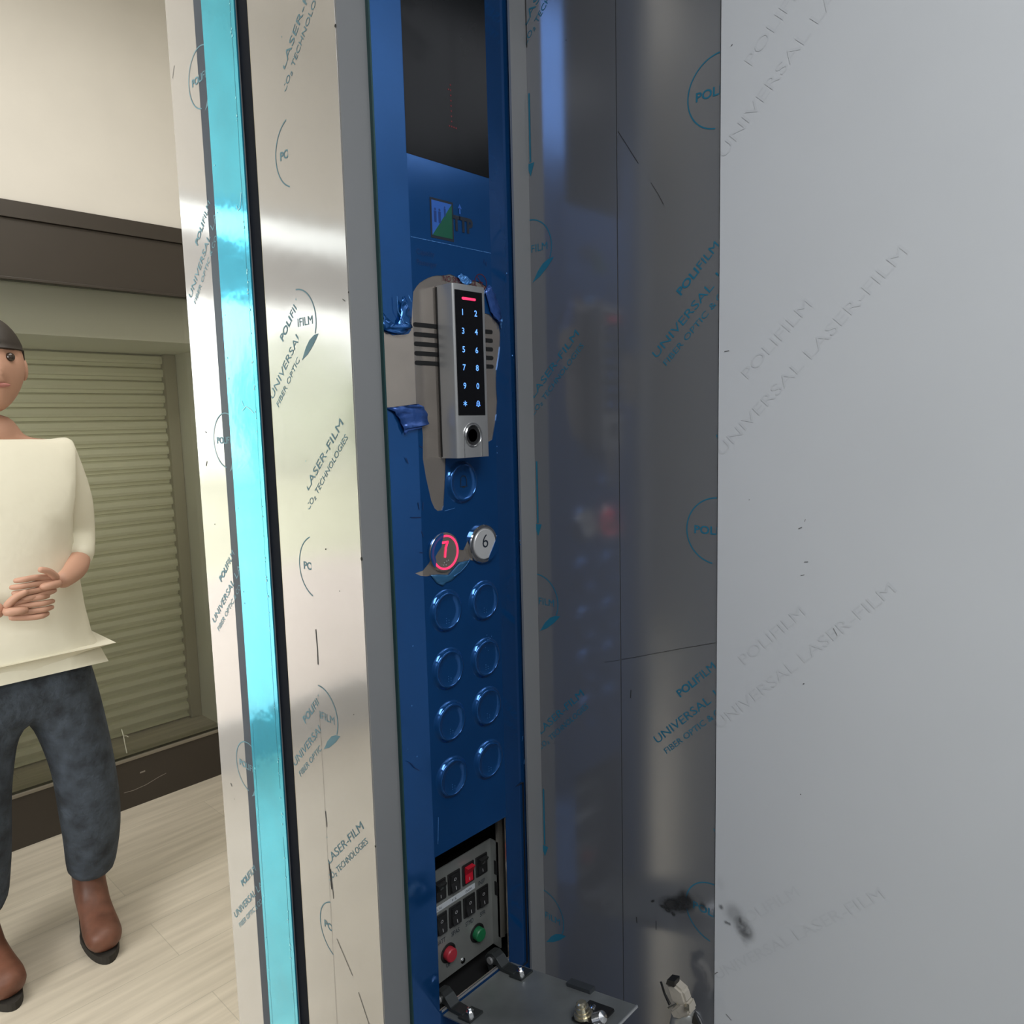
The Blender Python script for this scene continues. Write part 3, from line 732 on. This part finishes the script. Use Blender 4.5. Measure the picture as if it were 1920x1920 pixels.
ylab('UP', .4538, .9182, .0055, .0045)
ls = box('label_strip', .4380, .4935, YP-.0004, YP, .9800, .9855, M_label, cp_)
for s, x, wd in (('L N', .4443, .0055), ('F S', .4644, .0055), ('OLOM', .4842, .0085)):
    f = Flat(); f.text(s, x, .9827, 0, wd, .0022, center=True); f.mesh('printed_text', on_y(YP-.0006), M_ink, ls)
def push(x, z, m_, lab):
    bm = bmesh.new(); lathe(bm, [(.0096, 0), (.0096, .0010), (.0078, .0014), (.0078, .0004), (0, .0004)], (x, YP, z), (0, -1, 0), 32)
    o = new_obj('push_button', bm, M_black, cp_); o['label'] = lab
    bm = bmesh.new(); lathe(bm, [(.0068, 0), (.0068, .0060), (.0060, .0070), (0, .0072)], (x, YP, z), (0, -1, 0), 32)
    shade_auto(new_obj('push_cap', bm, m_, o))
push(.4945, .9303, M_green, 'green push button in a black collar'); push(.4540, .9308, M_redbtn, 'red push button in a black collar')
def screw(x, y, z, d, r, parent, m_=M_chrome):
    bm = bmesh.new(); lathe(bm, [(r, 0), (r, .0006), (r*.7, .0014), (0, .0018)], (x, y, z), d, 20)
    d = Vector(d).normalized(); c = Vector((x, y, z))+d*.0018
    o = shade_auto(new_obj('screw', bm, m_, parent))
    bm = bmesh.new(); a = d.cross(Vector((1, .3, .2))).normalized(); b = d.cross(a)
    for p, q in ((a, b), (b, a)):
        vs = [bm.verts.new(c+p*(s1*r*.55)+q*(s2*r*.1)+d*t) for t in (-.0008, .0001) for s1, s2 in ((-1, -1), (1, -1), (1, 1), (-1, 1))]
        bm.faces.new(vs[4:]); 
    new_obj('screw_slot', bm, M_black, o)
    return o
screw(.4735, YP, .9110, (0, -1, 0), .0030, tr)
# wires behind the plate
bm = bmesh.new()
lathe(bm, [(.006, 0), (.006, .012), (0, .012)], (.445, .545, 1.030), (1, 0, 0), 16)
new_obj('cable', bm, mat('dark brown cable', (.03, .022, .015), .5), cp_)

# ---- flap door, hinged at the foot of the opening, folded down towards the viewer
FH = Vector((0, .486, .9065)); FE = Vector((0, .334, .9436)); FD = (FE-FH).normalized(); FN = Vector((0, -FD.z, FD.y)); FN = FN if FN.z > 0 else -FN
def fpt(x, s, n=0): p = FH+FD*s+FN*n; return Vector((x, p.y, p.z))
FL = (FE-FH).length
bm = bmesh.new()
def fbox(bm, x0, x1, s0, s1, n0, n1):
    vs = [bm.verts.new(fpt(x, s, n)) for x in (x0, x1) for s in (s0, s1) for n in (n0, n1)]
    for q in ((0,1,3,2),(4,6,7,5),(0,4,5,1),(2,3,7,6),(0,2,6,4),(1,5,7,3)): bm.faces.new([vs[i] for i in q])
fbox(bm, .4155, .5085, .002, FL, -.0012, 0)
fd = new_obj('flap_door', bm, mat('scuffed grey steel', (.25, .265, .26), .32, .5, var=.25, vscale=14, bump=.05), cp_)
fd['label'] = 'grey inner side of the open flap with blue film under it'
bm = bmesh.new(); fbox(bm, .4155, .5085, .002, FL, -.0016, -.0012); new_obj('blue_film', bm, M_blue, fd)
bm = bmesh.new(); fbox(bm, .4155, .5085, FL, FL+.0012, -.0016, .0004); new_obj('flap_edge', bm, mat('bright cut edge', (.55, .56, .56), .3, .7), fd)
bm = bmesh.new(); fbox(bm, .5020, .5100, .082, .110, .0, .0035); new_obj('rubber_stop', bm, mat('dark grey rubber', (.035, .04, .045), .6), fd)
# lower lip of the opening: bare sheet edge
box('sheet_lip', .4160, .5080, YF-.0020, YF-.0012, .9078, .9098, M_alu, cp_)
def hinge(x, wd, lab=None):
    pr = [(.4985, .8990), (.5040, .9120), (.5000, .9190), (.4930, .9215), (.4870, .9190), (.4800, .9120), (.4640, .9150), (.4625, .9128), (.4700, .9105), (.4820, .9085), (.4880, .9120), (.4930, .9100), (.4940, .9000)]
    bm = bmesh.new(); prism(bm, pr, 'x', x-wd/2, x+wd/2)
    bmesh.ops.bevel(bm, geom=bm.edges[:], offset=.0006, segments=1, affect='EDGES')
    o = new_obj('hinge', bm, mat('dark grey hinge steel', (.05, .055, .055), .4, .5), cp_)
    bm = bmesh.new(); fbox(bm, x-wd*.75, x+wd*.75, .020, .036, .0003, .0022)
    new_obj('hinge_leaf', bm, mat('dark grey hinge steel', (.05, .055, .055), .4, .5), o)
    bm = bmesh.new(); lathe(bm, [(.0035, 0), (.0035, wd+.004), (0, wd+.0042)], (x-wd/2-.002, .4955, .9130), (1, 0, 0), 18)
    shade_auto(new_obj('hinge_pin', bm, M_alu, o))
    p = fpt(x, .028, .0022); n = FN
    bm = bmesh.new(); lathe(bm, [(.0040, 0), (.0040, .0025), (.0022, .0026), (.0022, .0055), (0, .0058)], p, n, 6)
    new_obj('nut', bm, M_chrome, o)
hinge(.4965, .0115); hinge(.4270, .0115)

# ---- cam lock on the flap
lk = bmesh.new()
def fl_at(x, s, n=0): return fpt(x, s, n)
bm = bmesh.new(); fbox(bm, .4640, .4920, .118, .146, .0005, .0045)
bmesh.ops.bevel(bm, geom=bm.edges[:], offset=.0015, segments=2, affect='EDGES')
lb = new_obj('lock', bm, M_black, fd); lb['label'] = 'cam lock with black bracket and nickel barrel'
bm = bmesh.new()
lathe(bm, [(.0085, 0), (.0085, .002), (.0070, .0022), (.0070, .0045), (.0060, .0047), (.0060, .0080), (.0045, .0084), (.0045, .0110), (.0032, .0120), (0, .0120)], fl_at(.4705, .128, .0045), FN, 28)
new_obj('lock_barrel', bm, M_brass, lb)
screw(*fl_at(.4835, .128, .0045), FN, .0030, lb)
bm = bmesh.new(); prof = [(.0050, 0)]
for k in range(10): prof += [(.0050, .001*k+.0003), (.0044, .001*k+.0008)]
prof += [(0, .0112)]
lathe(bm, prof, fl_at(.4700, .142, .006), FD+FN*.5, 24); new_obj('threaded_stud', bm, M_chrome, lb)

# ------------------------------------------------------------------ access keypad
kp = thing('keypad_reader', 'slim silver access keypad with black touch face and backlit blue digits', 'keypad', (.46, YF-.001, 1.4225))
KX0, KX1, KY, KZ0, KZ1 = .4404, .4795, .466, 1.4225, 1.5690
bm = bmesh.new(); prism(bm, [(KX0, YF-.0017), (KX0, KY+.0026), (KX0+.0006, KY+.0010), (KX0+.0016, KY+.0002), (KX0+.0030, KY), (KX1-.0015, KY), (KX1-.0004, KY+.0005), (KX1, KY+.0018), (KX1, YF-.0017)], 'z', KZ0, KZ1)
shade_auto(new_obj('housing', bm, M_alu, kp), 28)
bm = bmesh.new(); prism(bm, [(KX0-.0004, YF-.0017), (KX0-.0004, YF-.0032), (KX1+.0002, YF-.0032), (KX1+.0002, YF-.0017)], 'z', KZ0+.001, KZ1-.001); new_obj('back_plate', bm, M_black, kp)
tf = box('touch_face', .4430, .4756, KY-.0005, KY+.001, 1.4589, 1.5640, M_blackgl, kp, bevel=.0004)
bm = bmesh.new(); prism(bm, slotpts(.4508, .4672, 1.5573, .0021), 'y', KY-.0009, KY-.0005); new_obj('status_light', bm, M_redled, kp)
for i, s in enumerate('1234567890'):
    x = (.4510, .4667)[i % 2]; z = (1.5459, 1.5303, 1.5148, 1.4997, 1.4842)[i//2]
    f = Flat()
    f.text(s, x, z, 0, None, .0050, bold=.012, center=True)
    f.mesh('digit', on_y(KY-.0008), M_digit, tf)
f = Flat()
for a in (90, 30, -30): f.line([(.4508-.0023*math.cos(R(a)), 1.4690-.0023*math.sin(R(a))), (.4508+.0023*math.cos(R(a)), 1.4690+.0023*math.sin(R(a)))], .0006)
f.mesh('star_symbol', on_y(KY-.0008), M_digit, tf)
f = Flat()
bx, bz = .4666, 1.4690
f.line([(bx-.0024, bz-.0018), (bx-.0017, bz-.0010), (bx-.0017, bz+.0008), (bx-.0008, bz+.0021), (bx+.0008, bz+.0021), (bx+.0017, bz+.0008), (bx+.0017, bz-.0010), (bx+.0024, bz-.0018)], .0006, close=True)
for a in (-.0006, .0006): f.line([(bx+a, bz-.0010), (bx+a, bz+.0010)], .0004)
f.line([(bx-.0006, bz-.0025), (bx+.0006, bz-.0025)], .0006)
f.mesh('bell_symbol', on_y(KY-.0008), M_digit, tf)
# fingerprint reader and its arch
bm = bmesh.new()
cx, cz = .4594, 1.4415
out = [(cx-.0112, KZ0+.0003)]+[(cx+.0112*math.cos(R(a)), cz+.0112*math.sin(R(a))) for a in range(180, -1, -10)]+[(cx+.0112, KZ0+.0003)]
inn = [(cx+.0104*math.cos(R(a)), cz+.0104*math.sin(R(a))) for a in range(0, 181, 10)]
prism(bm, out+[(cx+.0104, KZ0+.0003)]+inn+[(cx-.0104, KZ0+.0003)], 'y', KY-.0007, KY+.001)
new_obj('arch_rim', bm, mat('bright silver rim', (.7, .7, .69), .2, .9), kp)
bm = bmesh.new(); lathe(bm, [(.0100, 0), (.0100, .0008), (.0092, .0016), (.0086, .0010), (.0084, 0)], (cx, KY, cz), (0, -1, 0), 40)
shade_auto(new_obj('sensor_ring', bm, mat('bright silver rim', (.7, .7, .69), .2, .9), kp))
bm = bmesh.new(); lathe(bm, [(.0085, 0), (.0085, .0006), (.0075, .0002), (0, -.0006)], (cx, KY, cz), (0, -1, 0), 40)
shade_auto(new_obj('fingerprint_sensor', bm, M_black, kp))

# ------------------------------------------------------------------ rail end at the foot of the side wall
rl = thing('handrail', 'pale wrapped handrail end with black tip on the steel side wall beside the open flap', 'handrail', (.545, .33, .87))
def tube(bm, pts, rads, seg=14, flat=1.0):
    rings = []
    n = len(pts)
    for i, (p, r) in enumerate(zip(pts, rads)):
        p = Vector(p); d = (Vector(pts[min(n-1, i+1)])-Vector(pts[max(0, i-1)])).normalized()
        a = d.cross(Vector((1, 0, 0))).normalized(); b = d.cross(a)
        rings.append([bm.verts.new(p+a*math.cos(t)*r+b*math.sin(t)*r*flat) for t in [2*math.pi*k/seg for k in range(seg)]])
    for r0, r1 in zip(rings, rings[1:]):
        for k in range(seg): bm.faces.new((r0[k], r0[(k+1) % seg], r1[(k+1) % seg], r1[k]))
    bm.faces.new(rings[0]); bm.faces.new(rings[-1][::-1])
bm = bmesh.new(); tube(bm, [(.548, .3130, .8650), (.548, .3150, .9000), (.548, .3120, .9180), (.548, .3060, .9260), (.548, .3040, .9290)], [.0105, .0105, .0098, .0075, .0040], flat=.9)
new_obj('rail_tube', bm, mat('wrapped grey steel tube', (.40, .40, .37), .3, .4), rl, True)
bm = bmesh.new(); prism(bm, [(.3205, .9260), (.3170, .9200), (.3090, .9230), (.3000, .9330), (.3035, .9410), (.3110, .9380)], 'x', .5400, .5540)
bmesh.ops.bevel(bm, geom=bm.edges[:], offset=.0018, segments=2, affect='EDGES')
new_obj('rail_bracket', bm, mat('cream wrapped end', (.46, .42, .35), .5, 0, bump=.2, bscale=60), rl)
bm = bmesh.new(); prism(bm, [(.3190, .9340), (.3250, .9490), (.3180, .9530), (.3080, .9500), (.3040, .9400), (.3100, .9370)], 'x', .5410, .5530)
bmesh.ops.bevel(bm, geom=bm.edges[:], offset=.0022, segments=2, affect='EDGES')
new_obj('rail_end', bm, mat('cream wrapped end', (.46, .42, .35), .5, 0, bump=.2, bscale=60), rl)
bm = bmesh.new(); prism(bm, [(.3240, .9500), (.3225, .9550), (.3150, .9575), (.3155, .9515)], 'x', .5400, .5490); new_obj('black_tip', bm, M_black, rl)
bm = bmesh.new(); tube(bm, [(.5395, .3285, .9500), (.5395, .3250, .9410), (.5395, .3195, .9330)], [.0010, .0010, .0014], 8); new_obj('strap', bm, M_black, rl)
bm = bmesh.new(); tube(bm, [(.5392, .3210, .9290), (.5392, .3120, .9385)], [.0008]*2, 8); new_obj('clamp_edge', bm, M_brass, rl)
bm = bmesh.new(); lathe(bm, [(.0022, 0), (.0022, .004), (0, .0045)], (.541, .3035, .9400), (-1, -.5, 0), 14); new_obj('screw', bm, M_brass, rl)
bm = bmesh.new(); prism(bm, [(.2990, .9330), (.2930, .9230), (.3010, .9220)], 'x', .5450, .5480); new_obj('dark_tab', bm, M_black, rl)
bm = bmesh.new(); lathe(bm, [(.005, 0), (.005, .0145), (.011, .0160), (.011, .0172), (0, .0172)], (.548, .312, .905), (1, 0, 0), 20); new_obj('wall_bracket', bm, M_alu, rl)

# ------------------------------------------------------------------ person in the landing, seen at the left edge
ps = thing('person', 'person in cream shirt, dark blue jeans and brown lace-up boots standing in the hall', 'person', (.505, 2.28, 0))
def skin_body(name, nodes, edges, material, parent, sub=2):
    me = bpy.data.meshes.new(name); me.from_pydata([n[0] for n in nodes], edges, [])
    o = bpy.data.objects.new(name, me); COL.objects.link(o)
    o.modifiers.new('skin', 'SKIN')
    for i, n in enumerate(nodes):
        rr_ = n[1] if isinstance(n[1], tuple) else (n[1], n[1])
        me.skin_vertices[0].data[i].radius = rr_
        me.skin_vertices[0].data[i].use_root = (i == 0)
    sm = o.modifiers.new('sub', 'SUBSURF'); sm.levels = sub; sm.render_levels = sub
    bpy.context.view_layer.update()
    m2 = bpy.data.meshes.new_from_object(o.evaluated_get(bpy.context.evaluated_depsgraph_get()))
    bpy.data.objects.remove(o); m2.name = name
    return link(name, m2, material, parent, True)
px, py = .505, 2.28
def N(dx, dy, z, r): return ((px+dx, py+dy, z), r)
# body: one continuous skin figure
nodes = [N(0, 0, .95, .125), N(0, 0, 1.15, (.135, .10)), N(0, 0, 1.33, (.15, .105)), N(0, .01, 1.45, .065), N(0, .0, 1.52, .055),
         N(.15, .01, 1.40, .055), N(.175, .02, 1.28, .046), N(.180, .03, 1.13, .038), N(.14, -.09, 1.10, .032), N(.09, -.17, 1.09, .024), N(.06, -.20, 1.085, .022),
         N(-.15, .01, 1.40, .055), N(-.175, .02, 1.28, .046), N(-.180, .03, 1.13, .038), N(-.14, -.09, 1.06, .032), N(-.09, -.17, 1.04, .024), N(-.06, -.20, 1.035, .022),
         N(.09, 0, .86, .085), N(.128, -.01, .50, .060), N(.138, .055, .12, .034), N(-.09, 0, .86, .085), N(-.11, -.01, .50, .060), N(-.138, .055, .12, .034)]
edges = [(0,1),(1,2),(2,3),(3,4),(2,5),(5,6),(6,7),(7,8),(8,9),(9,10),(2,11),(11,12),(12,13),(13,14),(14,15),(15,16),(0,17),(17,18),(18,19),(0,20),(20,21),(21,22)]
body = skin_body('body', nodes, edges, M_skin, ps)
# hands: fingers as short skinned chains
for sx, hx, hy, hz in ((1, .060, -.20, 1.085), (-1, -.060, -.20, 1.035)):
    for k, (dz, ln) in enumerate(((.024, .058), (.008, .070), (-.008, .066), (-.023, .052))):
        nd = [N(hx-sx*.004, hy, hz+dz*.6, .011), N(hx-sx*.050, hy-.012, hz+dz, .0085), N(hx-sx*(.050+ln*.5), hy-.018, hz+dz, .008), N(hx-sx*(.045+ln*.9), hy-.002, hz+dz*.9, .0065)]
        skin_body('finger', nd, [(0,1),(1,2),(2,3)], M_skin, body, 1)
    nd = [N(hx, hy, hz+.008, .012), N(hx-sx*.022, hy-.018, hz+.036, .010), N(hx-sx*.048, hy-.026, hz+.046, .008)]
    skin_body('thumb', nd, [(0,1),(1,2)], M_skin, body, 1)
    skin_body('palm', [N(hx+sx*.01, hy, hz, (.022, .016)), N(hx-sx*.025, hy-.008, hz, (.028, .013)), N(hx-sx*.050, hy-.010, hz, (.027, .011))], [(0,1),(1,2)], M_skin, body, 1)
# head
bm = bmesh.new(); bmesh.ops.create_uvsphere(bm, u_segments=32, v_segments=24, radius=1)
hc = Vector((px, py-.02, 1.635))
for v in bm.verts:
    x, y, z = v.co
    wz = .078*(1-.22*max(0, -z)**1.5)
    yy = y*.095
    if y < 0:
        yy *= .93
        if abs(x) < .18 and -.35 < z < .12: yy -= .016*(1-abs(x)/.18)*(1-abs(z+.25)/.4 if z < .12 else 0)*1.2
        if .05 < z < .28 and .2 < abs(x) < .55: yy += .007
    v.co = hc+Vector((x*wz, yy, z*.118))
hd = new_obj('head', bm, M_skin, ps, True)
for s in (-1, 1):
    bm = bmesh.new(); bmesh.ops.create_uvsphere(bm, u_segments=12, v_segments=8, radius=.011, matrix=Matrix.Translation(hc+Vector((s*.030, -.078, .018)))); new_obj('eye', bm, mat('eye', (.03, .02, .015), .2), hd, True)
    bm = bmesh.new(); bmesh.ops.create_uvsphere(bm, u_segments=12, v_segments=8, radius=1, matrix=Matrix.Translation(hc+Vector((s*.078, .005, -.005)))@Matrix.Diagonal((.010, .018, .030, 1))); new_obj('ear', bm, M_skin, hd, True)
bm = bmesh.new(); bmesh.ops.create_uvsphere(bm, u_segments=16, v_segments=8, radius=1, matrix=Matrix.Translation(hc+Vector((0, -.083, -.052)))@Matrix.Diagonal((.024, .008, .006, 1))); new_obj('mouth', bm, mat('lips', (.36, .14, .12), .5), hd, True)
bm = bmesh.new(); bmesh.ops.create_uvsphere(bm, u_segments=32, v_segments=24, radius=1)
for v in bm.verts:
    x, y, z = v.co
    lim = .30 if y < -.1 else -.25
    if z < lim: z = lim-(lim-z)*.05; x *= .96; y *= .96
    v.co = hc+Vector((x*.083, y*.100+.004, z*.124+.004))
new_obj('hair', bm, M_hair, ps, True)
# shirt
nodes = [N(0, 0, .99, (.186, .125)), N(0, 0, 1.15, (.165, .120)), N(0, 0, 1.34, (.168, .118)), N(0, .01, 1.43, .085),
         N(.150, .01, 1.40, .066), N(.175, .02, 1.29, .058), N(.180, .03, 1.16, .052), N(.150, -.06, 1.11, .043),
         N(-.150, .01, 1.40, .066), N(-.175, .02, 1.29, .058), N(-.180, .03, 1.16, .052), N(-.150, -.06, 1.08, .043), N(0, 0, .885, (.205, .138))]
skin_body('shirt', nodes, [(0,1),(1,2),(2,3),(2,4),(4,5),(5,6),(6,7),(2,8),(8,9),(9,10),(10,11),(0,12)], M_shirt, ps)
# jeans
nodes = [N(0, 0, .98, (.140, .115)), N(0, 0, .86, (.155, .120)), N(.100, 0, .74, .100), N(.132, -.012, .52, .086), N(.138, -.010, .40, .088), N(.140, 0, .30, .080), N(.136, .018, .225, .072), N(.136, .03, .17, .066),
         N(-.100, 0, .74, .100), N(-.130, -.012, .52, .086), N(-.135, -.008, .40, .086), N(-.14, .01, .28, .078), N(-.14, .03, .17, .066)]
jn = skin_body('jeans', nodes, [(0,1),(1,2),(2,3),(3,4),(4,5),(5,6),(6,7),(1,8),(8,9),(9,10),(10,11),(11,12)], M_denim, ps)
# boots
def boot(bx_, by_, turn):
    M = Matrix.Translation((bx_, by_, 0)) @ Matrix.Rotation(turn, 4, 'Z')
    def S(pts): return [((M@Vector(p))[:], r) for p, r in pts]
    nd = S([((0, .02, .30), (.050, .054)), ((0, .022, .24), (.049, .054)), ((0, .03, .15), (.046, .054)), ((0, .025, .075), (.045, .058)), ((0, -.05, .070), (.044, .048)), ((0, -.115, .055), (.054, .044)), ((0, -.160, .056), (.052, .042)), ((0, -.195, .045), (.036, .028)), ((0, .05, .055), (.038, .045))])
    o = skin_body('boot', nd, [(0,1),(1,2),(2,3),(3,4),(4,5),(5,6),(6,7),(3,8)], M_leather, ps)
    bm = bmesh.new()
    out_ = [((.047 if math.cos(t) < 0 else .041)*math.sin(t), -.055+.150*math.cos(t)*(1 if abs(math.cos(t)) < 2 else 1)) for t in [2*math.pi*k/36 for k in range(36)]]
    prism(bm, [(M@Vector((a, b, 0)))[:2] for a, b in out_], 'z', 0.0, .022)
    new_obj('sole', bm, M_sole, o)
    for k in range(4):
        bm = bmesh.new(); c = [(-.022, -.035-.022*k, .118-.011*k), (0, -.040-.022*k, .124-.012*k), (.022, -.035-.022*k, .118-.011*k)]
        tube(bm, [(M@Vector(p))[:] for p in c], [.003]*3, 8); new_obj('lace', bm, M_sole, o)
boot(px+.132, py+.035, -.13); boot(px-.14, py+.04, .1)

# small ring on the landing floor behind the jamb
bm = bmesh.new()
cR = Vector((1.015, 2.18, .019)); ax = Vector((.25, -.97, 0)).normalized(); e1 = Vector((0, 0, 1)); e2 = ax.cross(e1)
g = []
for i in range(28):
    t = 2*math.pi*i/28; c = cR+(e1*math.cos(t)+e2*math.sin(t))*.0145; rad = (e1*math.cos(t)+e2*math.sin(t))
    g.append([bm.verts.new(c+rad*.0045*math.cos(q)+ax*.008*math.sin(q)) for q in [2*math.pi*k/8 for k in range(8)]])
for i in range(28):
    for k in range(8): bm.faces.new((g[i][k], g[(i+1) % 28][k], g[(i+1) % 28][(k+1) % 8], g[i][(k+1) % 8]))
wh = thing('caster_wheel', 'small black wheel on the hall floor half hidden by the film-covered jamb', 'wheel', (1.015, 2.18, 0))
new_obj('tyre', bm, M_black, wh, True)
bm = bmesh.new(); lathe(bm, [(.0115, -.005), (.0115, .005), (.004, .006), (0, .006)], cR, ax, 20); new_obj('hub', bm, M_alu, wh)
